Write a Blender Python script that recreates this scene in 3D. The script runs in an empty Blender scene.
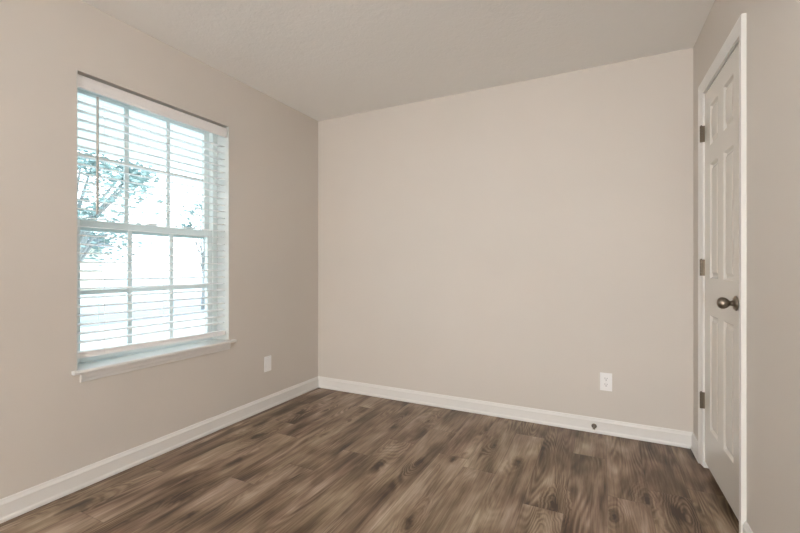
import bpy, bmesh, math, random
from mathutils import Vector, Matrix

random.seed(7)
SC = bpy.context.scene
COL = SC.collection
W, H, YF = 2.832, 2.44, -8.6            # room, unseen rear lengthened for the far fill lamp: x 0..W, y YF..0, z 0..H

# ------------------------------------------------------------------ camera, world, exposure
cam_d = bpy.data.cameras.new('camera')
cam = bpy.data.objects.new('camera', cam_d)
COL.objects.link(cam)
cam.location = (2.3348, -3.0093, 1.1104)
cam.rotation_euler = (math.radians(90), 0, math.radians(26.4386))
cam_d.sensor_width = 36.0
cam_d.lens = 406.49 / 800 * 36
cam_d.shift_y = -0.41 / 800
cam_d.clip_start = 0.01
SC.camera = cam

world = bpy.data.worlds.new('sky')
SC.world = world
world.use_nodes = True
wn = world.node_tree
for n in list(wn.nodes):
    wn.nodes.remove(n)
w_out = wn.nodes.new('ShaderNodeOutputWorld')
w_bg = wn.nodes.new('ShaderNodeBackground')
w_tc = wn.nodes.new('ShaderNodeTexCoord')
w_sep = wn.nodes.new('ShaderNodeSeparateXYZ')
w_ramp = wn.nodes.new('ShaderNodeValToRGB')
wn.links.new(w_tc.outputs['Generated'], w_sep.inputs[0])
wn.links.new(w_sep.outputs['Z'], w_ramp.inputs[0])
w_ramp.color_ramp.elements[0].position = 0.0
w_ramp.color_ramp.elements[0].color = (0.93, 0.97, 1.0, 1)
w_ramp.color_ramp.elements[1].position = 0.8
w_ramp.color_ramp.elements[1].color = (0.62, 0.80, 1.0, 1)
wn.links.new(w_ramp.outputs[0], w_bg.inputs['Color'])
w_bg.inputs['Strength'].default_value = 5.0
wn.links.new(w_bg.outputs[0], w_out.inputs['Surface'])

DOME_FILL_STRENGTH = 42.0          # added ceiling fill dome
FAR_FILL_STRENGTH = 700.0   # globe of the unseen fill lamp added far behind the viewer
FILL_COLOR = (0.98, 0.985, 1.0)

SC.view_settings.view_transform = 'Standard'
SC.view_settings.look = 'None'
SC.view_settings.exposure = 0.03
SC.view_settings.gamma = 1.0
SC.view_settings.use_curve_mapping = False
SC.cycles.use_denoising = True
SC.cycles.max_bounces = 12
SC.cycles.diffuse_bounces = 8
SC.cycles.transparent_max_bounces = 16
SC.cycles.sample_clamp_indirect = 8.0


# ------------------------------------------------------------------ materials
def new_mat(name, color=(0.8, 0.8, 0.8), rough=0.5, metal=0.0, spec=0.5):
    m = bpy.data.materials.new(name)
    m.use_nodes = True
    b = m.node_tree.nodes['Principled BSDF']
    b.inputs['Base Color'].default_value = (*color, 1)
    b.inputs['Roughness'].default_value = rough
    b.inputs['Metallic'].default_value = metal
    b.inputs['Specular IOR Level'].default_value = spec
    return m


def N(m, typ, **kw):
    n = m.node_tree.nodes.new(typ)
    for k, v in kw.items():
        setattr(n, k, v)
    return n


def L(m, a, b):
    m.node_tree.links.new(a, b)


def add_bump(m, scale, strength, dist=0.002, detail=3.0, rough=0.55):
    b = m.node_tree.nodes['Principled BSDF']
    tc = N(m, 'ShaderNodeTexCoord')
    no = N(m, 'ShaderNodeTexNoise')
    no.inputs['Scale'].default_value = scale
    no.inputs['Detail'].default_value = detail
    no.inputs['Roughness'].default_value = rough
    bu = N(m, 'ShaderNodeBump')
    bu.inputs['Strength'].default_value = strength
    bu.inputs['Distance'].default_value = dist
    L(m, tc.outputs['Object'], no.inputs['Vector'])
    L(m, no.outputs['Fac'], bu.inputs['Height'])
    L(m, bu.outputs['Normal'], b.inputs['Normal'])
    return no


def vary(m, c1, c2, scale, detail=3.0):
    b = m.node_tree.nodes['Principled BSDF']
    tc = N(m, 'ShaderNodeTexCoord')
    no = N(m, 'ShaderNodeTexNoise')
    no.inputs['Scale'].default_value = scale
    no.inputs['Detail'].default_value = detail
    ra = N(m, 'ShaderNodeValToRGB')
    ra.color_ramp.elements[0].position = 0.35
    ra.color_ramp.elements[1].position = 0.65
    ra.color_ramp.elements[0].color = (*c1, 1)
    ra.color_ramp.elements[1].color = (*c2, 1)
    L(m, tc.outputs['Object'], no.inputs['Vector'])
    L(m, no.outputs['Fac'], ra.inputs[0])
    L(m, ra.outputs[0], b.inputs['Base Color'])


M_wall = new_mat('wall_paint', (0.62, 0.578, 0.52), 0.55, spec=0.35)
vary(M_wall, (0.610, 0.571, 0.522), (0.626, 0.585, 0.536), 1.3)
add_bump(M_wall, 260, 0.10, 0.001)

M_ceil = new_mat('ceiling_texture', (0.88, 0.88, 0.865), 0.9, spec=0.1)


def ceiling_nodes(m):
    b = m.node_tree.nodes['Principled BSDF']
    tc = N(m, 'ShaderNodeTexCoord')
    n1 = N(m, 'ShaderNodeTexNoise')
    n1.inputs['Scale'].default_value = 38
    n1.inputs['Detail'].default_value = 4
    n1.inputs['Distortion'].default_value = 1.2
    n2 = N(m, 'ShaderNodeTexNoise')
    n2.inputs['Scale'].default_value = 9
    n2.inputs['Detail'].default_value = 3
    n2.inputs['Distortion'].default_value = 0.8
    ad = N(m, 'ShaderNodeMath', operation='ADD')
    bu = N(m, 'ShaderNodeBump')
    bu.inputs['Strength'].default_value = 0.35
    bu.inputs['Distance'].default_value = 0.006
    L(m, tc.outputs['Object'], n1.inputs['Vector'])
    L(m, tc.outputs['Object'], n2.inputs['Vector'])
    L(m, n1.outputs['Fac'], ad.inputs[0])
    L(m, n2.outputs['Fac'], ad.inputs[1])
    L(m, ad.outputs[0], bu.inputs['Height'])
    L(m, bu.outputs['Normal'], b.inputs['Normal'])


ceiling_nodes(M_ceil)

M_trim = new_mat('trim_paint', (0.76, 0.75, 0.725), 0.32, spec=0.5)
add_bump(M_trim, 60, 0.05, 0.001)
M_door = new_mat('door_paint', (0.70, 0.675, 0.625), 0.26, spec=0.5)
add_bump(M_door, 90, 0.04, 0.001)
M_liner = new_mat('window_liner_paint', (0.58, 0.585, 0.565), 0.45)
M_vinyl = new_mat('window_vinyl', (0.76, 0.81, 0.80), 0.35)
M_slat = new_mat('blind_white', (0.88, 0.875, 0.87), 0.4)
M_valance = new_mat('blind_valance', (0.79, 0.77, 0.76), 0.4)
M_cord = new_mat('blind_cord', (0.80, 0.79, 0.77), 0.8)
M_wand = new_mat('wand_plastic', (0.42, 0.41, 0.38), 0.3)
M_plate = new_mat('outlet_plastic', (0.86, 0.86, 0.86), 0.35)
M_slot = new_mat('outlet_slot', (0.04, 0.04, 0.04), 0.6)
M_screw = new_mat('screw_white', (0.72, 0.72, 0.72), 0.4)
M_pewter = new_mat('aged_pewter', (0.27, 0.225, 0.18), 0.28, metal=1.0)
M_hinge = new_mat('hinge_bronze', (0.17, 0.14, 0.105), 0.4, metal=1.0)
M_steel = new_mat('door_stop_nickel', (0.22, 0.20, 0.17), 0.3, metal=1.0)
M_rubber = new_mat('white_rubber', (0.82, 0.80, 0.77), 0.6)
M_closet_shade = new_mat('closet_shade', (0.06, 0.055, 0.05), 0.9)  # near-black stands in for the shade inside the closed closet


def glass_mat():
    m = bpy.data.materials.new('window_glass')
    m.use_nodes = True
    nt = m.node_tree
    for n in list(nt.nodes):
        nt.nodes.remove(n)
    out = N(m, 'ShaderNodeOutputMaterial')
    tr = N(m, 'ShaderNodeBsdfTransparent')
    tr.inputs['Color'].default_value = (0.92, 0.955, 0.96, 1)
    gl = N(m, 'ShaderNodeBsdfGlossy')
    gl.inputs['Roughness'].default_value = 0.02
    fr = N(m, 'ShaderNodeFresnel')
    gm = N(m, 'ShaderNodeNewGeometry')
    io = N(m, 'ShaderNodeMapRange')          # same reflectance on both faces of the pane
    io.inputs['To Min'].default_value = 1.45
    io.inputs['To Max'].default_value = 1 / 1.45
    L(m, gm.outputs['Backfacing'], io.inputs['Value'])
    L(m, io.outputs[0], fr.inputs['IOR'])
    mx = N(m, 'ShaderNodeMixShader')
    L(m, fr.outputs[0], mx.inputs[0])
    L(m, tr.outputs[0], mx.inputs[1])
    L(m, gl.outputs[0], mx.inputs[2])
    L(m, mx.outputs[0], out.inputs['Surface'])
    return m


M_glass = glass_mat()


def fill_mat(strength):
    m = bpy.data.materials.new('fill_glow')
    m.use_nodes = True
    nt = m.node_tree
    for n in list(nt.nodes):
        nt.nodes.remove(n)
    out = N(m, 'ShaderNodeOutputMaterial')
    e = N(m, 'ShaderNodeEmission')
    e.inputs['Color'].default_value = (*FILL_COLOR, 1)
    e.inputs['Strength'].default_value = strength
    L(m, e.outputs[0], out.inputs['Surface'])
    return m


M_fill_dome = fill_mat(DOME_FILL_STRENGTH)
M_fill_far = fill_mat(FAR_FILL_STRENGTH)


KNOTS = [(1.217, -1.043, 1.3), (1.042, -0.519, 1.1), (1.406, -0.885, 0.8), (1.223, -0.308, 0.8), (1.571, -0.776, 0.8), (1.604, -0.69, 0.7), (0.426, -0.479, 0.8), (0.694, -0.823, 0.8), (0.71, -0.563, 0.7), (1.584, -1.413, 0.9), (1.734, -0.491, 0.8), (0.18, -0.888, 1.3), (0.315, -1.047, 1.0), (0.466, -1.365, 1.3), (0.534, -1.721, 1.3), (0.695, -1.807, 0.8), (1.903, -0.651, 1.2), (2.139, -1.006, 0.9), (2.525, -0.76, 0.8), (2.639, -0.825, 1.2), (2.378, -0.979, 0.8), (0.152, -1.993, 1.1), (0.276, -0.578, 1.2), (1.665, -0.393, 0.5)]


def floor_mat():
    m = new_mat('vinyl_plank', rough=0.42, spec=0.45)
    b = m.node_tree.nodes['Principled BSDF']
    tone = N(m, 'ShaderNodeAttribute', attribute_name='tone')
    seed = N(m, 'ShaderNodeAttribute', attribute_name='seed')
    uv = N(m, 'ShaderNodeUVMap', uv_map='plank')
    geo = N(m, 'ShaderNodeTexCoord')
    sep = N(m, 'ShaderNodeSeparateXYZ')
    L(m, geo.outputs['Object'], sep.inputs[0])
    sz = N(m, 'ShaderNodeMath', operation='MULTIPLY')
    sz.inputs[1].default_value = 37.0
    L(m, seed.outputs['Fac'], sz.inputs[0])
    comb = N(m, 'ShaderNodeCombineXYZ')
    L(m, sep.outputs['X'], comb.inputs['X'])
    L(m, sep.outputs['Y'], comb.inputs['Y'])
    L(m, sz.outputs[0], comb.inputs['Z'])

    def noise(sx, sy, detail, dist=0.0, rough=0.55):
        mp = N(m, 'ShaderNodeVectorMath', operation='MULTIPLY')
        mp.inputs[1].default_value = (sx, sy, 1.0)
        L(m, comb.outputs[0], mp.inputs[0])
        no = N(m, 'ShaderNodeTexNoise')
        no.inputs['Scale'].default_value = 1.0
        no.inputs['Detail'].default_value = detail
        no.inputs['Roughness'].default_value = rough
        no.inputs['Distortion'].default_value = dist
        L(m, mp.outputs[0], no.inputs['Vector'])
        return no.outputs['Fac']

    def math_(op, a, c, clamp=False):
        n = N(m, 'ShaderNodeMath', operation=op)
        n.use_clamp = clamp
        for i, x in enumerate((a, c)):
            if isinstance(x, (int, float)):
                n.inputs[i].default_value = x
            else:
                L(m, x, n.inputs[i])
        return n.outputs[0]

    broad = noise(9.0, 1.5, 4.0, 0.6)             # long soft streaks
    blotch = noise(6.0, 2.6, 2.0, 0.3)             # smoky blotches
    fine = noise(150.0, 6.0, 3.0, 0.2)             # pores
    mid = noise(46.0, 2.2, 3.0, 0.8)
    # knots, each an elongated dark eye with grain bending around it
    pos2 = N(m, 'ShaderNodeCombineXYZ')
    L(m, sep.outputs['X'], pos2.inputs['X'])
    L(m, sep.outputs['Y'], pos2.inputs['Y'])
    wob = N(m, 'ShaderNodeTexNoise')
    wob.inputs['Scale'].default_value = 16.0
    wob.inputs['Detail'].default_value = 3.0
    L(m, geo.outputs['Object'], wob.inputs['Vector'])
    wadd = N(m, 'ShaderNodeVectorMath', operation='MULTIPLY_ADD')
    wadd.inputs[1].default_value = (0.035, 0.10, 0.0)
    L(m, wob.outputs['Color'], wadd.inputs[0])
    L(m, pos2.outputs[0], wadd.inputs[2])
    knots, halo = 0.0, 0.0
    for kx, ky, ks in KNOTS:
        sb_ = N(m, 'ShaderNodeVectorMath', operation='SUBTRACT')
        sb_.inputs[1].default_value = (kx + 0.0175, ky + 0.05, 0)
        L(m, wadd.outputs[0], sb_.inputs[0])
        ml = N(m, 'ShaderNodeVectorMath', operation='MULTIPLY')
        ml.inputs[1].default_value = (1 / (0.030 * ks), 1 / (0.085 * ks), 0)
        L(m, sb_.outputs[0], ml.inputs[0])
        ln = N(m, 'ShaderNodeVectorMath', operation='LENGTH')
        L(m, ml.outputs[0], ln.inputs[0])
        e = math_('SUBTRACT', 1.0, math_('MULTIPLY', ln.outputs['Value'], 1.0), True)
        h = math_('SUBTRACT', 1.0, math_('MULTIPLY', ln.outputs['Value'], 0.35), True)
        knots = math_('MAXIMUM', knots, math_('MULTIPLY', e, min(1.0, ks)))
        halo = math_('MAXIMUM', halo, h)
    knots = math_('MULTIPLY', math_('POWER', knots, 1.2), 0.72)
    # cathedral rings: contour lines of a smooth field
    field = noise(5.5, 0.75, 1.0, 0.25, 0.4)
    field = math_('ADD', field, math_('MULTIPLY', halo, 0.16))
    rings = math_('SINE', math_('MULTIPLY', field, 170.0), 0.0)
    rings = math_('MULTIPLY', rings, 0.5)
    ringmask = math_('ADD', math_('MULTIPLY', math_('SUBTRACT', noise(7.0, 1.9, 1.0), 0.47), 4.5, True), math_('MULTIPLY', halo, 0.25), True)
    rings = math_('MULTIPLY', rings, ringmask)
    v = math_('MULTIPLY', math_('SUBTRACT', broad, 0.5), 1.55)
    v = math_('ADD', v, math_('MULTIPLY', math_('SUBTRACT', blotch, 0.5), 1.25))
    v = math_('ADD', v, math_('MULTIPLY', math_('SUBTRACT', mid, 0.5), 0.6))
    v = math_('ADD', v, math_('MULTIPLY', math_('SUBTRACT', fine, 0.5), 0.65))
    v = math_('ADD', v, math_('MULTIPLY', rings, 0.36))
    v = math_('SUBTRACT', v, knots)
    v = math_('ADD', v, math_('MULTIPLY', math_('SUBTRACT', tone.outputs['Fac'], 0.5), 0.42))
    v = math_('ADD', v, 0.54, True)
    ra = N(m, 'ShaderNodeValToRGB')
    cr = ra.color_ramp
    cr.elements[0].position = 0.0
    cr.elements[0].color = (0.036, 0.020, 0.009, 1)
    cr.elements[1].position = 1.0
    cr.elements[1].color = (0.44, 0.365, 0.285, 1)
    for pos, c in ((0.28, (0.104, 0.066, 0.039, 1)), (0.52, (0.198, 0.142, 0.096, 1)), (0.76, (0.300, 0.234, 0.172, 1))):
        e = cr.elements.new(pos)
        e.color = c
    L(m, v, ra.inputs[0])
    # warm / cool drift of the printed stain
    drift = N(m, 'ShaderNodeMix', data_type='RGBA')
    drift.inputs[6].default_value = (1.0, 0.975, 0.90, 1)
    drift.inputs[7].default_value = (1.02, 0.95, 0.945, 1)
    dn = N(m, 'ShaderNodeMapRange')
    dn.inputs['From Min'].default_value = 0.38
    dn.inputs['From Max'].default_value = 0.62
    L(m, noise(3.5, 1.2, 2.0, 0.3), dn.inputs['Value'])
    L(m, dn.outputs[0], drift.inputs[0])
    tint = N(m, 'ShaderNodeVectorMath', operation='MULTIPLY')
    L(m, ra.outputs[0], tint.inputs[0])
    L(m, drift.outputs[2], tint.inputs[1])
    # joints between planks
    su = N(m, 'ShaderNodeSeparateXYZ')
    L(m, uv.outputs[0], su.inputs[0])

    def edge(sock, length, wdt):
        a = math_('MINIMUM', sock, math_('SUBTRACT', length, sock))
        n = N(m, 'ShaderNodeMapRange')
        n.inputs['From Min'].default_value = 0.0
        n.inputs['From Max'].default_value = wdt
        n.inputs['To Min'].default_value = 0.0
        n.inputs['To Max'].default_value = 1.0
        L(m, a, n.inputs['Value'])
        return n.outputs[0]
    j = math_('MINIMUM', edge(su.outputs['X'], 0.178, 0.0022), edge(su.outputs['Y'], 1.22, 0.0026))
    jm = N(m, 'ShaderNodeMix', data_type='RGBA')
    jm.inputs[6].default_value = (0.07, 0.048, 0.031, 1)
    jf = math_('ADD', math_('MULTIPLY', j, 0.55), 0.45)
    L(m, jf, jm.inputs[0])
    L(m, tint.outputs[0], jm.inputs[7])
    L(m, jm.outputs[2], b.inputs['Base Color'])
    ro = math_('ADD', math_('MULTIPLY', fine, 0.16), 0.33)
    L(m, ro, b.inputs['Roughness'])
    bu = N(m, 'ShaderNodeBump')
    bu.inputs['Strength'].default_value = 0.25
    bu.inputs['Distance'].default_value = 0.0012
    L(m, math_('ADD', j, math_('MULTIPLY', fine, 0.25)), bu.inputs['Height'])
    L(m, bu.outputs['Normal'], b.inputs['Normal'])
    return m


M_floor = floor_mat()


# ------------------------------------------------------------------ mesh helpers
def link_mesh(name, bm, mat, parent=None, smooth=False):
    bmesh.ops.recalc_face_normals(bm, faces=bm.faces)
    me = bpy.data.meshes.new(name)
    bm.to_mesh(me)
    bm.free()
    me.materials.append(mat)
    if smooth:
        for p in me.polygons:
            p.use_smooth = True
    o = bpy.data.objects.new(name, me)
    COL.objects.link(o)
    if parent is not None:
        o.parent = parent
    return o


def empty(name, loc):
    o = bpy.data.objects.new(name, None)
    o.location = loc
    o.empty_display_size = 0.1
    COL.objects.link(o)
    return o


def tag(o, label, cat, group=None, kind=None):
    o['label'] = label
    o['category'] = cat
    if group:
        o['group'] = group
    if kind:
        o['kind'] = kind
    return o


def structure(o, label, cat):
    return tag(o, label, cat, kind='structure')


def add_box(bm, lo, hi, bevel=0.0, segs=2, mat=None):
    vs = [bm.verts.new((x, y, z)) for x in (lo[0], hi[0]) for y in (lo[1], hi[1]) for z in (lo[2], hi[2])]
    idx = [(0, 1, 3, 2), (4, 6, 7, 5), (0, 4, 5, 1), (2, 3, 7, 6), (0, 2, 6, 4), (1, 5, 7, 3)]
    fs = [bm.faces.new([vs[i] for i in f]) for f in idx]
    if bevel > 0:
        es = list({e for f in fs for e in f.edges})
        bmesh.ops.bevel(bm, geom=es, offset=bevel, segments=segs, affect='EDGES', profile=0.5)
    if mat is not None:
        bmesh.ops.transform(bm, matrix=mat, verts=[v for v in bm.verts if v.is_valid])
    return bm


def box(name, lo, hi, mat, parent=None, bevel=0.0, segs=2):
    bm = bmesh.new()
    add_box(bm, lo, hi, bevel, segs)
    return link_mesh(name, bm, mat, parent)


def add_lathe(bm, prof, axis_m, seg=32):
    """prof: list of (radius, height); revolved about local z, then axis_m."""
    rings = []
    for r, h in prof:
        if r < 1e-6:
            rings.append([bm.verts.new(axis_m @ Vector((0, 0, h)))])
        else:
            rings.append([bm.verts.new(axis_m @ Vector((r * math.cos(2 * math.pi * i / seg), r * math.sin(2 * math.pi * i / seg), h))) for i in range(seg)])
    for a, b in zip(rings, rings[1:]):
        for i in range(seg):
            k = (i + 1) % seg
            if len(a) == 1 and len(b) == 1:
                continue
            if len(a) == 1:
                bm.faces.new((a[0], b[i], b[k]))
            elif len(b) == 1:
                bm.faces.new((a[i], a[k], b[0]))
            else:
                bm.faces.new((a[i], a[k], b[k], b[i]))
    for ring in (rings[0], rings[-1]):
        if len(ring) > 2:
            bm.faces.new(ring)
    return bm


def add_tube(bm, pts, r, seg=10):
    pts = [Vector(p) for p in pts]
    rings = []
    up = Vector((0.13, 0.21, 0.97)).normalized()
    for i, p in enumerate(pts):
        d = (pts[min(i + 1, len(pts) - 1)] - pts[max(i - 1, 0)]).normalized()
        a = d.cross(up)
        if a.length < 1e-3:
            a = d.cross(Vector((1, 0, 0)))
        a.normalize()
        b = d.cross(a).normalized()
        rr = r[i] if isinstance(r, (list, tuple)) else r
        rings.append([bm.verts.new(p + a * rr * math.cos(2 * math.pi * k / seg) + b * rr * math.sin(2 * math.pi * k / seg)) for k in range(seg)])
    for p, q in zip(rings, rings[1:]):
        for k in range(seg):
            bm.faces.new((p[k], p[(k + 1) % seg], q[(k + 1) % seg], q[k]))
    bm.faces.new(rings[0])
    bm.faces.new(rings[-1])
    return bm


def add_rings(bm, rings):
    """closed-section sweep through lists of points, capped."""
    vr = [[bm.verts.new(p) for p in ring] for ring in rings]
    n = len(vr[0])
    for a, b in zip(vr, vr[1:]):
        for i in range(n):
            bm.faces.new((a[i], a[(i + 1) % n], b[(i + 1) % n], b[i]))
    bm.faces.new(vr[0])
    bm.faces.new(vr[-1])
    return bm


def slab_with_hole(name, axis, t0, t1, outer, hole, mat, parent=None):
    """slab normal to x between t0..t1, outer/hole = (y0, z0, y1, z1)"""
    bm = bmesh.new()
    y0, z0, y1, z1 = outer
    a0, b0, a1, b1 = hole
    ys = [y0, a0, a1, y1]
    zs = [z0, b0, b1, z1]
    g = {}
    for t in (t0, t1):
        for i, y in enumerate(ys):
            for j, z in enumerate(zs):
                g[(t, i, j)] = bm.verts.new((t, y, z))
    for t in (t0, t1):
        for i in range(3):
            for j in range(3):
                if (i, j) != (1, 1):
                    bm.faces.new([g[(t, i, j)], g[(t, i + 1, j)], g[(t, i + 1, j + 1)], g[(t, i, j + 1)]])

    def side(p, q):
        bm.faces.new([g[(t0, *p)], g[(t0, *q)], g[(t1, *q)], g[(t1, *p)]])
    for k in range(3):
        side((k, 0), (k + 1, 0)); side((k, 3), (k + 1, 3)); side((0, k), (0, k + 1)); side((3, k), (3, k + 1))
    side((1, 1), (2, 1)); side((1, 2), (2, 2)); side((1, 1), (1, 2)); side((2, 1), (2, 2))
    return link_mesh(name, bm, mat, parent)


# ------------------------------------------------------------------ room shell
WIN = (-1.918, 0.575, -0.997, 2.084)        # window opening y0 z0 y1 z1
DOOR = (-0.890, -0.006, -0.258, 2.072)      # door opening
TH = 0.19
# the right wall runs 0.9 degrees out of square with the back wall
SKEW = Matrix.Translation((W, 0, 0)) @ Matrix.Rotation(math.radians(0.9), 4, 'Z') @ Matrix.Translation((-W, 0, 0))


def skew(o):
    o.matrix_basis = SKEW @ o.matrix_basis
    return o


structure(slab_with_hole('wall_left', 'x', -TH, 0, (YF - 0.1, -0.05, 0.1, H + 0.05), WIN, M_wall),
          'left wall painted warm beige, with the window in it', 'wall')
structure(box('wall_back', (0, 0, -0.05), (W + 0.0005, 0.1, H + 0.05), M_wall), 'plain beige back wall facing the camera', 'wall')
structure(skew(slab_with_hole('wall_right', 'x', W, W + 0.115, (YF - 0.1, -0.05, 0.1, H + 0.05), DOOR, M_wall)),
          'right beige wall around the white panel door', 'wall')
structure(box('wall_front', (0, YF - 0.1, -0.05), (W + 0.15, YF, H + 0.05), M_wall), 'beige wall behind the viewer', 'wall')
structure(box('ceiling', (0, YF, H), (W + 0.14, 0, H + 0.05), M_ceil), 'off-white stippled ceiling', 'ceiling')


def build_floor():
    rows = {0: -0.786, 2: -1.49, 3: -1.24, 4: -0.96, 5: -0.70, 6: -0.43, 7: -0.745, 9: -0.25, 10: -1.05, 11: -0.39, 12: -0.80, 14: -0.556}
    # tone of the planks north / south of the joint nearest the back wall
    tones = {-2: (0.45, 0.4), -1: (0.4, 0.45), 0: (0.12, 0.52), 1: (0.30, 0.40), 2: (0.42, 0.62), 3: (0.22, 0.40), 4: (0.55, 0.28), 5: (0.40, 0.55),
             6: (0.38, 0.60), 7: (0.55, 0.72), 8: (0.62, 0.60), 9: (0.50, 0.68), 10: (0.42, 0.58), 11: (0.46, 0.30), 12: (0.55, 0.60), 13: (0.40, 0.45), 14: (0.36, 0.50), 15: (0.4, 0.4)}
    x0, x1, y0, y1 = 0.0, W + 0.16, YF, 0.0
    bm = bmesh.new()
    uvl = bm.loops.layers.uv.new('plank')
    tl = bm.faces.layers.float.new('tone')
    sl = bm.faces.layers.float.new('seed')
    rng = random.Random(21)
    for i in range(-2, 16):
        a = 0.222 + 0.178 * i
        b = a + 0.178
        xa, xb = max(a, x0), min(b, x1)
        if xb <= xa:
            continue
        j0 = rows.get(i, -rng.uniform(0.15, 1.2))
        tn = tones.get(i, (0.5, 0.5))
        k = -2
        while True:
            top = j0 - 1.22 * k
            bot = top - 1.22
            ya, yb = max(bot, y0), min(top, y1)
            if top <= y0:
                break
            if yb > ya:
                vs = [bm.verts.new(p) for p in ((xa, ya, 0), (xb, ya, 0), (xb, yb, 0), (xa, yb, 0))]
                f = bm.faces.new(vs)
                f[tl] = tn[0] if k <= -1 else (tn[1] if k == 0 else rng.uniform(0.3, 0.65))
                f[sl] = rng.random()
                for lp in f.loops:
                    lp[uvl].uv = (lp.vert.co.x - a, lp.vert.co.y - bot)
            k += 1
    # underside and rim so that the floor is a solid slab
    lo = [bm.verts.new(p) for p in ((x0, y0, -0.05), (x1, y0, -0.05), (x1, y1, -0.05), (x0, y1, -0.05))]
    bm.faces.new(lo[::-1])
    me = bpy.data.meshes.new('floor')
    bm.normal_update()
    bm.to_mesh(me)
    bm.free()
    me.materials.append(M_floor)
    o = bpy.data.objects.new('floor', me)
    COL.objects.link(o)
    return structure(o, 'brown wood-look vinyl plank floor', 'floor')


build_floor()

# closet behind the door, its shade put into a near-black colour
cl = bmesh.new()
add_box(cl, (W + 0.70, -1.3, -0.05), (W + 0.75, 0.1, H))
add_box(cl, (W + 0.115, -1.35, -0.05), (W + 0.75, -1.3, H))
add_box(cl, (W + 0.115, 0.1, -0.05), (W + 0.75, 0.15, H))
add_box(cl, (W + 0.115, -1.35, H), (W + 0.75, 0.15, H + 0.05))
add_box(cl, (W + 0.115, -1.35, -0.06), (W + 0.75, 0.15, -0.002))
structure(skew(link_mesh('wall_closet', cl, M_closet_shade)), 'closet interior behind the white door, shade painted in as near-black', 'wall')

# baseboards: profile (depth from the wall, height)
BB = [(0.0, 0.002), (0.0165, 0.002), (0.0172, 0.012), (0.0160, 0.019), (0.0128, 0.024), (0.0120, 0.028), (0.0120, 0.078), (0.0128, 0.082), (0.0122, 0.087),
      (0.0090, 0.093), (0.0068, 0.099), (0.0060, 0.104), (0.0042, 0.1075), (0.0, 0.108)]


BB = [(d, h * 0.925) for d, h in BB]


def baseboard(name, fn, s0, s1, m0, m1, label):
    bm = bmesh.new()
    add_rings(bm, [[fn(s0 + (d if m0 else 0), d, h) for d, h in BB], [fn(s1 - (d if m1 else 0), d, h) for d, h in BB]])
    o = link_mesh(name, bm, M_trim)
    if name in ('baseboard_right', 'baseboard_corner'):
        skew(o)
    return structure(o, label, 'baseboard')


baseboard('baseboard_left', lambda s, d, h: (d, s, h), YF, 0, True, True, 'white baseboard along the left wall under the window')
baseboard('baseboard_back', lambda s, d, h: (s, -d, h), 0, W, True, True, 'white baseboard along the back wall')
baseboard('baseboard_right', lambda s, d, h: (W - d, s, h), YF, -0.9565, True, False, 'white baseboard on the right wall on the near side of the door')
baseboard('baseboard_corner', lambda s, d, h: (W - d, s, h), -0.2165, 0, False, True, 'short white baseboard piece between the door casing and the corner')
baseboard('baseboard_front', lambda s, d, h: (s, YF + d, h), 0, W, True, True, 'white baseboard along the wall behind the viewer')

# door casing, swept with mitred corners; profile (outward from the opening, proud of the wall)
CAS = [(0.0, 0.0), (0.0, 0.0060), (0.004, 0.0072), (0.012, 0.0076), (0.020, 0.0090), (0.034, 0.0118), (0.044, 0.0146), (0.050, 0.0172), (0.056, 0.0175), (0.057, 0.0160), (0.057, 0.0)]


def casing():
    wn_, wf, wt = 0.070 / 0.057, 0.050 / 0.057, 0.95
    yn, yf, zt = -0.886, -0.267, 2.060
    bm = bmesh.new()
    rings = []
    rings.append([(W - b, yn - a * wn_, 0.010) for a, b in CAS])
    rings.append([(W - b, yn - a * wn_, zt + a * wt) for a, b in CAS])
    rings.append([(W - b, yf + a * wf, zt + a * wt) for a, b in CAS])
    rings.append([(W - b, yf + a * wf, 0.010) for a, b in CAS])
    add_rings(bm, rings)
    return structure(skew(link_mesh('trim_1', bm, M_trim)), 'white moulded casing around the door', 'door casing')


casing()

# ------------------------------------------------------------------ door
DX = W + 0.003                          # room face of the door leaf
DY0, DY1, DZ0, DZ1 = -0.880, -0.270, 0.040, 2.048
door = empty('door_1', (W, -0.29, 0))
structure(door, 'white six-panel door with a dark pewter knob, closed', 'door')
door_off = Vector((-W, 0.29, 0))


def child_of(o, root):
    """keep the mesh in world coordinates while parented to a moved empty"""
    o.parent = root
    o.matrix_parent_inverse = Matrix.Translation(-Vector(root.location))
    return o


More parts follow.
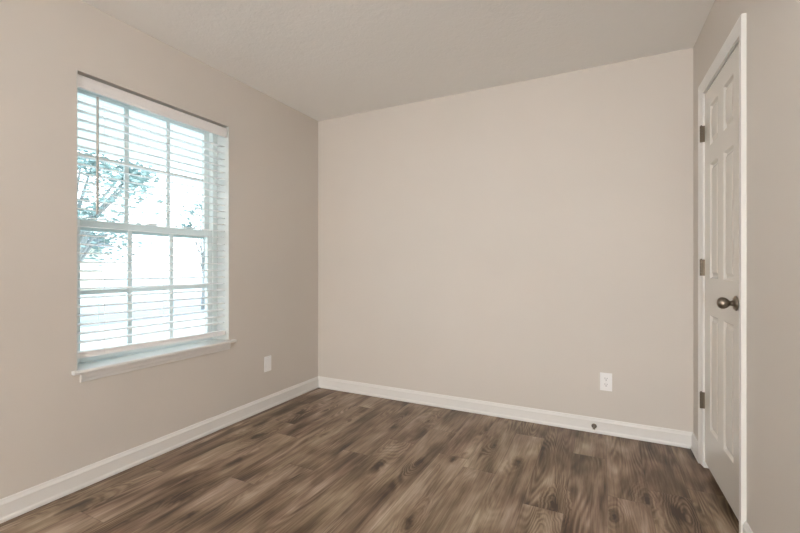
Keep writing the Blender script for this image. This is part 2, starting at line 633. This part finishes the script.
def door_leaf():
    bm = bmesh.new()
    cols = [(-0.777, -0.626), (-0.530, -0.379)]
    rows_ = [(0.250, 0.854), (1.046, 1.644), (1.744, 1.952)]
    ys = sorted({DY0, DY1, *[c for p in cols for c in p]})
    zs = sorted({DZ0, DZ1, *[c for p in rows_ for c in p]})
    gv = {(i, j): bm.verts.new((DX, y, z)) for i, y in enumerate(ys) for j, z in enumerate(zs)}
    panels = []
    for i in range(len(ys) - 1):
        for j in range(len(zs) - 1):
            f = bm.faces.new([gv[(i, j)], gv[(i + 1, j)], gv[(i + 1, j + 1)], gv[(i, j + 1)]])
            if any(abs(ys[i] - c[0]) < 1e-6 for c in cols) and any(abs(zs[j] - r[0]) < 1e-6 for r in rows_):
                panels.append(f)

    def inset(f, d, dx):
        vs = list(f.verts)
        cy = sum(v.co.y for v in vs) / 4
        cz = sum(v.co.z for v in vs) / 4
        nv = [bm.verts.new((v.co.x + dx, v.co.y + (d if v.co.y < cy else -d), v.co.z + (d if v.co.z < cz else -d))) for v in vs]
        bm.faces.remove(f)
        for k in range(4):
            bm.faces.new((vs[k], vs[(k + 1) % 4], nv[(k + 1) % 4], nv[k]))
        return bm.faces.new(nv)
    for f in panels:
        f = inset(f, 0.003, 0.003)
        f = inset(f, 0.006, 0.008)
        f = inset(f, 0.008, 0.0)
        f = inset(f, 0.014, -0.0085)
        f = inset(f, 0.004, -0.0005)
    # back and rim
    xb = DX + 0.034
    q = [(DY0, DZ0), (DY1, DZ0), (DY1, DZ1), (DY0, DZ1)]
    bk = [bm.verts.new((xb, y, z)) for y, z in q]
    bm.faces.new(bk[::-1])
    ny, nz = len(ys) - 1, len(zs) - 1
    loop = {0: [gv[(i, 0)] for i in range(ny + 1)], 1: [gv[(ny, j)] for j in range(nz + 1)], 2: [gv[(i, nz)] for i in range(ny, -1, -1)], 3: [gv[(0, j)] for j in range(nz, -1, -1)]}
    for k in range(4):
        bm.faces.new(loop[k] + [bk[(k + 1) % 4], bk[k]])
    return child_of(link_mesh('door_leaf', bm, M_door), door)


door_leaf()
# jamb with stop
jb = bmesh.new()
for (lo, hi) in (((W, -0.8899, 0.004), (W + 0.115, -0.883, 2.0715)), ((W, -0.2670, 0.004), (W + 0.115, -0.2581, 2.0715)), ((W, -0.883, 2.054), (W + 0.115, -0.2670, 2.0715))):
    add_box(jb, lo, hi)
for (lo, hi) in (((DX + 0.0345, -0.883, 0.004), (DX + 0.047, -0.871, 2.054)), ((DX + 0.0345, -0.279, 0.004), (DX + 0.047, -0.267, 2.054)), ((DX + 0.0345, -0.871, 2.042), (DX + 0.047, -0.279, 2.054))):
    add_box(jb, lo, hi)
child_of(link_mesh('door_jamb', jb, M_trim), door)

# knob: axis points into the room (-x)
KY, KZ = -0.816, 0.951
ax = Matrix.Translation((DX, KY, KZ)) @ Matrix.Rotation(-math.pi / 2, 4, 'Y')
kb = bmesh.new()
add_lathe(kb, [(0.0, 0.0), (0.0325, 0.0), (0.0328, 0.003), (0.0315, 0.0055), (0.027, 0.0075), (0.024, 0.0105), (0.018, 0.0125), (0.0, 0.0125)], ax, 40)
rose = child_of(link_mesh('knob_rose', kb, M_pewter, smooth=True), door)
kb = bmesh.new()
prof = [(0.0, 0.010), (0.0125, 0.010), (0.0115, 0.0155), (0.0105, 0.020), (0.0115, 0.0235)]
for i in range(1, 15):
    t = i / 15 * math.pi
    prof.append((0.0255 * math.sin(t) * (1.0 - 0.10 * math.cos(t)) if math.sin(t) * 0.0255 > 0.006 else 0.0255 * math.sin(t), 0.0450 - 0.0235 * math.cos(t)))
prof = [p for k, p in enumerate(prof) if k < 5 or p[0] > 0.0115 or p[1] > 0.05]
prof.append((0.0, 0.0686))
add_lathe(kb, prof, ax, 40)
knob = child_of(link_mesh('door_knob', kb, M_pewter, smooth=True), door)
knob['label'] = 'aged pewter egg-shaped knob'

for zc in (1.836, 1.102, 0.373):
    hb = bmesh.new()
    for k in range(5):
        z0 = zc - 0.0445 + k * 0.0178
        add_lathe(hb, [(0.0, 0.0), (0.0058, 0.0), (0.0065, 0.0008), (0.0065, 0.0165), (0.0058, 0.0173), (0.0, 0.0173)], Matrix.Translation((W - 0.0135, -0.2685, z0)), 16)
    add_lathe(hb, [(0.0, 0.0), (0.003, 0.0), (0.0045, 0.002), (0.003, 0.004), (0.0, 0.0045)], Matrix.Translation((W - 0.0135, -0.2685, zc + 0.0445)), 12)
    hg = child_of(link_mesh('hinge', hb, M_hinge), door)
    lb = bmesh.new()
    add_box(lb, (W - 0.013, -0.2705, zc - 0.0445), (W + 0.008, -0.2675, zc + 0.0445), 0.0006, 1)
    child_of(link_mesh('hinge_leaf', lb, M_hinge), hg)

skew(door)

# ------------------------------------------------------------------ window
win = empty('window_1', (-0.15, -1.458, 0.594))
structure(win, 'white double-hung window with divided panes in the left wall', 'window')
Y0, Z0, Y1, Z1 = WIN
STOOL_T = 0.594
lb = bmesh.new()      # white liner of the opening
add_box(lb, (-0.118, Y1 - 0.004, STOOL_T), (0.0005, Y1 - 0.0001, Z1 - 0.0001))
add_box(lb, (-0.118, Y0 + 0.0001, STOOL_T), (0.0005, Y0 + 0.004, Z1 - 0.0001))
child_of(link_mesh('jamb_liner', lb, M_liner), win)
fb = bmesh.new()      # vinyl frame
yl, yr = Y0 + 0.0001, Y1 - 0.0001
add_box(fb, (-0.195, yl, STOOL_T - 0.018), (-0.118, yl + 0.036, Z1 - 0.0001), 0.002, 1)
add_box(fb, (-0.195, yr - 0.036, STOOL_T - 0.018), (-0.118, yr, Z1 - 0.0001), 0.002, 1)
add_box(fb, (-0.195, yl + 0.036, Z1 - 0.030), (-0.118, yr - 0.036, Z1 - 0.0001), 0.002, 1)
add_box(fb, (-0.195, yl + 0.036, STOOL_T - 0.018), (-0.118, yr - 0.036, STOOL_T + 0.006), 0.002, 1)
child_of(link_mesh('window_frame', fb, M_vinyl), win)
SY0, SY1 = yl + 0.036, yr - 0.036


def sash(xa, xb, z0, z1, rail_b, rail_t, stile, zm):
    bm = bmesh.new()
    add_box(bm, (xa, SY0 + 0.0005, z0), (xb, SY0 + stile, z1), 0.002, 1)
    add_box(bm, (xa, SY1 - stile, z0), (xb, SY1 - 0.0005, z1), 0.002, 1)
    add_box(bm, (xa, SY0 + stile, z0), (xb, SY1 - stile, z0 + rail_b), 0.002, 1)
    add_box(bm, (xa, SY0 + stile, z1 - rail_t), (xb, SY1 - stile, z1), 0.002, 1)
    s = child_of(link_mesh('window_sash', bm, M_vinyl), win)
    xg = (xa + xb) / 2
    g = bmesh.new()
    ga, gb = SY0 + stile, SY1 - stile
    wdt = gb - ga
    for k in (1, 2):
        yc = ga + wdt * k / 3
        add_box(g, (xg - 0.006, yc - 0.012, z0 + rail_b), (xg + 0.006, yc + 0.012, z1 - rail_t), 0.0008, 1)
    for k in range(3):
        add_box(g, (xg - 0.006, ga + wdt * k / 3 + (0.0121 if k else 0), zm - 0.012), (xg + 0.006, ga + wdt * (k + 1) / 3 - (0.0121 if k < 2 else 0), zm + 0.012), 0.0008, 1)
    mt = link_mesh('muntin_grid', g, M_vinyl)
    mt.parent = s
    p = bmesh.new()
    add_box(p, (xg - 0.002, ga - 0.004, z0 + rail_b - 0.004), (xg + 0.002, gb + 0.004, z1 - rail_t + 0.004))
    pn = link_mesh('window_pane', p, M_glass)
    pn.parent = s
    return s


sash(-0.185, -0.157, 1.300, 2.0535, 0.052, 0.020, 0.040, 1.706)     # upper, outer
sash(-0.154, -0.124, 0.6015, 1.358, 0.036, 0.040, 0.040, 0.970)     # lower, inner
# sash lock on the meeting rail
lk = bmesh.new()
add_box(lk, (-0.150, -1.485, 1.358), (-0.126, -1.431, 1.366), 0.002, 2)
add_box(lk, (-0.142, -1.468, 1.366), (-0.130, -1.425, 1.373), 0.002, 2)
child_of(link_mesh('sash_lock', lk, M_vinyl), win)

# stool and apron
sb = bmesh.new()
add_box(sb, (-0.1178, Y0 + 0.0002, 0.5752), (0.002, Y1 - 0.0002, STOOL_T))
sb2 = bmesh.new()
nose = [(0.0, 0.5752), (0.026, 0.5752), (0.031, 0.5775), (0.033, 0.5846), (0.031, 0.5917), (0.026, STOOL_T), (0.0, STOOL_T)]
add_rings(sb, [[(x, -1.940, z) for x, z in nose], [(x, -0.958, z) for x, z in nose]])
structure(link_mesh('trim_2', sb, M_trim), 'white window stool ledge under the blind', 'window stool')
ab = bmesh.new()
apr = [(0.0, 0.530), (0.007, 0.530), (0.009, 0.534), (0.010, 0.543), (0.0145, 0.551), (0.0165, 0.560), (0.0165, 0.5751), (0.0, 0.5751)]
add_rings(ab, [[(x, -1.904, z) for x, z in apr], [(x, -0.996, z) for x, z in apr]])
structure(link_mesh('trim_3', ab, M_trim), 'white moulded apron under the window stool', 'window apron')
sb2.free()

# ------------------------------------------------------------------ blind
blind = empty('window_blind', (-0.04, -1.458, 2.072))
tag(blind, 'white horizontal slat blind with valance, lowered and open in the window', 'window blind')
BY0, BY1 = Y0 + 0.010, Y1 - 0.016
hb = bmesh.new()
add_box(hb, (-0.075, BY0, 2.026), (-0.024, BY1, 2.070), 0.002, 1)
child_of(link_mesh('head_rail', hb, M_slat), blind)
vb = bmesh.new()
vp = [(-0.022, 2.007), (-0.014, 2.007), (-0.012, 2.010), (-0.0125, 2.018), (-0.0105, 2.023), (-0.0105, 2.054), (-0.0125, 2.059), (-0.012, 2.068), (-0.014, 2.071), (-0.022, 2.071)]
add_rings(vb, [[(x, Y0 + 0.007, z) for x, z in vp], [(x, Y1 - 0.010, z) for x, z in vp]])
child_of(link_mesh('valance', vb, M_valance), blind)

SX0, SX1 = -0.068, -0.018
NS = 28
Z_FIRST, PITCH = 1.944, 0.0452


def slat_mesh():
    bm = bmesh.new()
    n = 6
    top, bot = [], []
    for i in range(n + 1):
        t = i / n
        x = SX0 + (SX1 - SX0) * t
        c = 0.0022 * (1 - (2 * t - 1) ** 2)
        e = 0.0020 if 0 < i < n else 0.0014
        sl_ = -math.tan(math.radians(5.0)) * (x - (SX0 + SX1) / 2)
        top.append((x, sl_ + c + e))
        bot.append((x, sl_ + c - e))
    sec = top + bot[::-1]
    add_rings(bm, [[(x, BY0, z) for x, z in sec], [(x, BY1, z) for x, z in sec]])
    bmesh.ops.recalc_face_normals(bm, faces=bm.faces)
    me = bpy.data.meshes.new('slat')
    bm.to_mesh(me)
    bm.free()
    me.materials.append(M_slat)
    return me


slat_me = slat_mesh()
yc = (BY0 + BY1) / 2


def place_slat(z, drop):
    o = bpy.data.objects.new('slat', slat_me)
    COL.objects.link(o)
    o.parent = blind
    # tilt along the window: the right end hangs lower by drop
    a = -drop / (BY1 - BY0)
    mtx = Matrix.Translation((0, yc, z - drop / 2)) @ Matrix.Rotation(a, 4, 'X') @ Matrix.Translation((0, -yc, 0))
    o.matrix_parent_inverse = Matrix.Translation(-Vector(blind.location))
    o.matrix_basis = mtx
    return o


for k in range(NS):
    place_slat(Z_FIRST - PITCH * k, 0.0005 * k * 0.55)
RAIL_DROP = 0.016
rb = bmesh.new()
add_box(rb, (SX0, BY0, -0.016), (SX1, BY1, 0.003), 0.003, 2)
add_box(rb, (SX0, BY0, 0.0033), (SX1, BY1, 0.0150), 0.0025, 2)
rail = link_mesh('bottom_rail', rb, M_slat)
rail.parent = blind
rail.matrix_parent_inverse = Matrix.Translation(-Vector(blind.location))
rail.matrix_basis = Matrix.Translation((0, yc, 0.6615 - RAIL_DROP / 2)) @ Matrix.Rotation(-RAIL_DROP / (BY1 - BY0), 4, 'X') @ Matrix.Translation((0, -yc, 0))
for yy in (BY0 + 0.125, yc, BY1 - 0.125):
    cb = bmesh.new()
    for x in (SX0 - 0.0012, SX1 + 0.0012):
        add_tube(cb, [(x, yy, 2.02), (x, yy, 0.652)], 0.0007, 6)
    for k in range(NS):
        z = Z_FIRST - PITCH * k - 0.0022
        add_tube(cb, [(SX0 - 0.001, yy, z), (SX1 + 0.001, yy, z)], 0.0005, 4)
    child_of(link_mesh('ladder_cord', cb, M_cord), blind)
wb = bmesh.new()
add_tube(wb, [(-0.006, -1.822, 1.985), (-0.004, -1.822, 1.96), (-0.003, -1.824, 1.40)], 0.0058, 8)
add_lathe(wb, [(0.0, 0.0), (0.005, 0.001), (0.006, 0.006), (0.0052, 0.022), (0.0, 0.024)], Matrix.Translation((-0.003, -1.824, 1.378)), 12)
child_of(link_mesh('tilt_wand', wb, M_wand), blind)

# ------------------------------------------------------------------ outlets
def plate_bm(w, h, t):
    bm = bmesh.new()
    add_box(bm, (-w / 2, -h / 2, 0), (w / 2, h / 2, t), 0.0022, 3)
    return bm


def outlet(name, mtx, label, duplex):
    root = empty(name, mtx.translation)
    tag(root, label, 'outlet')

    def put(bm, nm, mat, parent, smooth=False):
        bmesh.ops.transform(bm, matrix=mtx, verts=bm.verts)
        o = link_mesh(nm, bm, mat, None, smooth)
        if parent is root:
            child_of(o, root)
        else:
            o.parent = parent
        return o
    put(plate_bm(0.072, 0.118, 0.0055), 'cover_plate', M_plate, root)
    if duplex:
        for s in (1, -1):
            bm = bmesh.new()
            n = 40
            pts = []
            for i in range(n):
                a = 2 * math.pi * i / n
                x, y = 0.0172 * math.cos(a), 0.0172 * math.sin(a)
                y = max(-0.0140, min(0.0140, y))
                pts.append((x, y + s * 0.0195))
            add_rings(bm, [[(x, y, 0.004) for x, y in pts], [(x, y, 0.0072) for x, y in pts]])
            r = put(bm, 'receptacle', M_plate, root)
            sl = bmesh.new()
            add_box(sl, (-0.0075, s * 0.0195 + 0.000, 0.0068), (-0.0052, s * 0.0195 + 0.0090, 0.0074))
            add_box(sl, (0.0052, s * 0.0195 + 0.0008, 0.0068), (0.0075, s * 0.0195 + 0.0082, 0.0074))
            add_lathe(sl, [(0.0, 0.0068), (0.0030, 0.0068), (0.0030, 0.0074), (0.0, 0.0074)], Matrix.Translation((0, s * 0.0195 - 0.0068, 0)), 14)
            put(sl, 'socket_slots', M_slot, r)
        screws = [(0, 0)]
    else:
        bm = bmesh.new()
        add_box(bm, (-0.0168, -0.0335, 0.004), (0.0168, 0.0335, 0.0072), 0.001, 2)
        put(bm, 'insert_panel', M_plate, root)
        gb = bmesh.new()
        add_box(gb, (-0.0180, -0.0347, 0.0046), (0.0180, 0.0347, 0.0056))
        put(gb, 'insert_gap', M_screw, root)
        screws = [(0, 0.048), (0, -0.048)]
    for (x, y) in screws:
        bm = bmesh.new()
        add_lathe(bm, [(0.0, 0.005), (0.0032, 0.005), (0.0030, 0.0062), (0.0018, 0.0068), (0.0, 0.007)], Matrix.Translation((x, y, 0)), 14)
        put(bm, 'screw', M_screw, root)
    return root


# local x right, y up, z out of the wall
m_back = Matrix(((1, 0, 0, 2.358), (0, 0, -1, 0.0), (0, 1, 0, 0.347), (0, 0, 0, 1)))
outlet('electrical_outlet', m_back, 'white duplex outlet low on the back wall, near the door', True)
m_left = Matrix(((0, 0, 1, 0.0), (1, 0, 0, -0.632), (0, 1, 0, 0.350), (0, 0, 0, 1)))
outlet('electrical_outlet', m_left, 'white wall plate low on the left wall, between window and corner', False)

# ------------------------------------------------------------------ door stop on the back baseboard
ds = empty('door_stop', (2.287, -0.012, 0.045))
tag(ds, 'small metal spring door stop screwed into the back baseboard', 'door stop')
dm = Matrix.Translation((2.287, -0.0121, 0.047)) @ Matrix.Rotation(math.pi / 2, 4, 'X')
dm2 = dm @ Matrix.Rotation(math.radians(9), 4, 'X')
b1 = bmesh.new()
add_lathe(b1, [(0.0, 0.0), (0.0160, 0.0), (0.0165, 0.002), (0.0150, 0.006), (0.0095, 0.011), (0.0065, 0.013), (0.0, 0.013)], dm, 24)
child_of(link_mesh('base', b1, M_steel, smooth=True), ds)
b2 = bmesh.new()
pts = []
turns, n0 = 14, 14 * 12
for i in range(n0 + 1):
    a = 2 * math.pi * i / 12
    h = 0.012 + 0.050 * i / n0
    r = 0.0058
    pts.append(dm2 @ Vector((r * math.cos(a), r * math.sin(a), h)))
add_tube(b2, pts, 0.0013, 6)
child_of(link_mesh('spring', b2, M_steel, smooth=True), ds)
b3 = bmesh.new()
add_lathe(b3, [(0.0, 0.058), (0.0072, 0.058), (0.0078, 0.062), (0.0074, 0.072), (0.0055, 0.0765), (0.0, 0.0775)], dm2, 20)
child_of(link_mesh('rubber_tip', b3, M_rubber, smooth=True), ds)

# ------------------------------------------------------------------ unseen ceiling lamp, added above the viewer to lift the ceiling
LX, LY = 1.62, -2.0
lamp = empty('ceiling_fill_light', (LX, LY, H))
tag(lamp, 'unseen round flush-mount dome light, added as fill for the ceiling', 'ceiling light')
c1 = bmesh.new()
add_lathe(c1, [(0.0, 0.0), (0.165, 0.0), (0.168, -0.008), (0.165, -0.022), (0.150, -0.026), (0.0, -0.026)], Matrix.Translation((LX, LY, H)), 48)
child_of(link_mesh('fill_dome_base', c1, M_steel, smooth=False), lamp)
c2 = bmesh.new()
prof = [(0.148, -0.0262)] + [(0.148 * math.cos(t), -0.0262 - 0.085 * math.sin(t)) for t in [math.pi / 2 * i / 12 for i in range(1, 12)]] + [(0.0, -0.1112)]
add_lathe(c2, prof, Matrix.Translation((LX, LY, H)), 48)
child_of(link_mesh('fill_dome', c2, M_fill_dome, smooth=True), lamp)

# unseen floor lamp, added far behind the viewer to light the walls evenly
FX, FY, FZ, FR = 2.3, -7.6, 1.12, 0.14
far_fill = empty('fill_floor_lamp', (FX, FY, 0))
tag(far_fill, 'unseen slim globe lamp on a pole, added as even fill behind the viewer', 'floor lamp')
f1 = bmesh.new()
add_lathe(f1, [(0.0, 0.0), (0.14, 0.0), (0.142, 0.012), (0.13, 0.022), (0.02, 0.03), (0.0, 0.03)], Matrix.Translation((FX, FY, 0)), 40)
child_of(link_mesh('base', f1, M_steel), far_fill)
f2 = bmesh.new()
add_tube(f2, [(FX, FY, 0.028), (FX, FY, FZ - FR - 0.01)], 0.011, 14)
add_lathe(f2, [(0.0, 0.0), (0.012, 0.0), (0.045, 0.03), (0.048, 0.045), (0.0, 0.045)], Matrix.Translation((FX, FY, FZ - FR - 0.035)), 24)
child_of(link_mesh('pole', f2, M_steel), far_fill)
f3 = bmesh.new()
prof = [(0.0, -FR)] + [(FR * math.sin(t), -FR * math.cos(t)) for t in [math.pi * i / 24 for i in range(1, 24)]] + [(0.0, FR)]
add_lathe(f3, prof, Matrix.Translation((FX, FY, FZ)), 48)
child_of(link_mesh('fill_globe', f3, M_fill_far, smooth=True), far_fill)

# ------------------------------------------------------------------ outdoors
M_porch = new_mat('porch_paint', (0.76, 0.83, 0.81), 0.6)
M_conc = new_mat('concrete', (0.42, 0.41, 0.39), 0.85)
vary(M_conc, (0.66, 0.66, 0.64), (0.72, 0.72, 0.70), 3.0)
M_lawn = new_mat('lawn', (0.22, 0.30, 0.14), 0.9)
vary(M_lawn, (0.50, 0.53, 0.47), (0.60, 0.62, 0.56), 1.2, 5)
M_road = new_mat('asphalt', (0.15, 0.155, 0.165), 0.9)
vary(M_road, (0.28, 0.29, 0.30), (0.34, 0.35, 0.36), 2.0, 5)
M_bark = new_mat('bark', (0.30, 0.30, 0.29), 0.9)
M_leaf = new_mat('leaf_green', (0.27, 0.36, 0.34), 0.6)
M_siding = new_mat('house_siding', (0.62, 0.61, 0.50), 0.7)
M_roof = new_mat('roof_shingle', (0.26, 0.26, 0.27), 0.9)
M_hpane = new_mat('house_window', (0.35, 0.39, 0.41), 0.2)
GZ = -0.45

structure(box('ground', (-90, -70, GZ - 0.3), (-TH - 0.001, 90, GZ), M_lawn), 'bright lawn outside the window', 'ground')
structure(box('road', (-15.5, -70, GZ), (-9.5, 90, GZ + 0.012), M_road), 'grey road beyond the lawn', 'road')
# porch outside the window: floor slab, ceiling boards and front beam
structure(box('porch_floor', (-2.55, -9, GZ), (-TH - 0.001, 7, -0.10), M_conc), 'concrete porch floor outside the window', 'porch')
pb = bmesh.new()
add_box(pb, (-2.7, -9, 2.52), (-TH - 0.001, 7, 2.60))
for i in range(22):
    x = -2.5 + i * 0.105
    add_box(pb, (x, -9, 2.505), (x + 0.092, 7, 2.52), 0.004, 1)
add_box(pb, (-2.60, -9, 2.345), (-2.50, 7, 2.52))
structure(link_mesh('porch_ceiling', pb, M_porch), 'pale boarded porch ceiling with front beam outside the window', 'porch ceiling')


def tree(name, x, y, h, cr, n, label, rng, z_lo, thick=1.0):
    root = empty(name, (x, y, GZ))
    tag(root, label, 'tree', None)
    tb = bmesh.new()
    add_tube(tb, [(x, y, GZ - 0.05), (x + 0.05, y, GZ + h * 0.25), (x - 0.05, y + 0.1, GZ + h * 0.5), (x, y, GZ + h * 0.85)], [0.16 * thick, 0.12 * thick, 0.09 * thick, 0.03 * thick], 10)
    blobs = []
    for k in range(16):
        a = rng.uniform(0, 2 * math.pi)
        e = rng.uniform(-0.2, 1.0)
        rr = cr * rng.uniform(0.35, 0.95)
        c = Vector((x + rr * math.cos(a) * math.cos(e * 0.9), y + rr * math.sin(a) * math.cos(e * 0.9), GZ + z_lo + (h - z_lo) * rng.uniform(0.1, 0.9)))
        blobs.append((c, cr * rng.uniform(0.22, 0.42)))
        add_tube(tb, [(x, y, GZ + h * rng.uniform(0.3, 0.5)), (x + (c.x - x) * 0.5, y + (c.y - y) * 0.5, (c.z + GZ + h * 0.4) / 2 + 0.2), c], [0.06 * thick, 0.04 * thick, 0.012], 6)
    child_of(link_mesh('trunk', tb, M_bark, smooth=True), root)
    lb_ = bmesh.new()
    for k in range(n):
        c, r = blobs[rng.randrange(len(blobs))]
        d = Vector((rng.gauss(0, 1), rng.gauss(0, 1), rng.gauss(0, 0.8)))
        d = d.normalized() * r * rng.uniform(0.25, 1.0)
        p = c + d
        s = rng.uniform(0.05, 0.10)
        q = Matrix.Rotation(rng.uniform(0, 6.28), 3, 'Z') @ Matrix.Rotation(rng.uniform(-1.2, 1.2), 3, 'X')
        vs = [lb_.verts.new(p + q @ Vector(v)) for v in ((-s, 0, 0), (0, -s * 0.5, 0.01), (s, 0, 0), (0, s * 0.5, 0.01))]
        lb_.faces.new(vs)
    child_of(link_mesh('foliage', lb_, M_leaf), root)
    return root


rng = random.Random(5)
tree('leafy_tree', -9.0, 2.1, 4.2, 2.1, 3600, 'leafy tree outside the window, larger and seen through the left panes', rng, 1.9)
tree('leafy_tree', -10.5, 6.9, 4.1, 0.95, 1100, 'slender leafy tree outside, seen through the right panes', rng, 2.3, 0.4)

# house across the road
hx, hy = -24.0, 4.6
house = empty('house', (hx, hy, GZ))
tag(house, 'pale yellow house with a low grey roof far across the road', 'house')
child_of(box('house_wall', (hx - 6, hy - 6, GZ), (hx, hy + 6, GZ + 2.7), M_siding), house)
rf = bmesh.new()
add_rings(rf, [[(hx + 0.5, hy - 6.5, GZ + 2.65), (hx - 3, hy - 6.5, GZ + 4.0), (hx - 6.5, hy - 6.5, GZ + 2.65)], [(hx + 0.5, hy + 6.5, GZ + 2.65), (hx - 3, hy + 6.5, GZ + 4.0), (hx - 6.5, hy + 6.5, GZ + 2.65)]])
child_of(link_mesh('roof', rf, M_roof), house)
for yy in (-4.0, -1.0, 3.0):
    child_of(box('window', (hx - 0.02, hy + yy - 0.5, GZ + 0.9), (hx + 0.03, hy + yy + 0.5, GZ + 2.1), M_hpane), house)
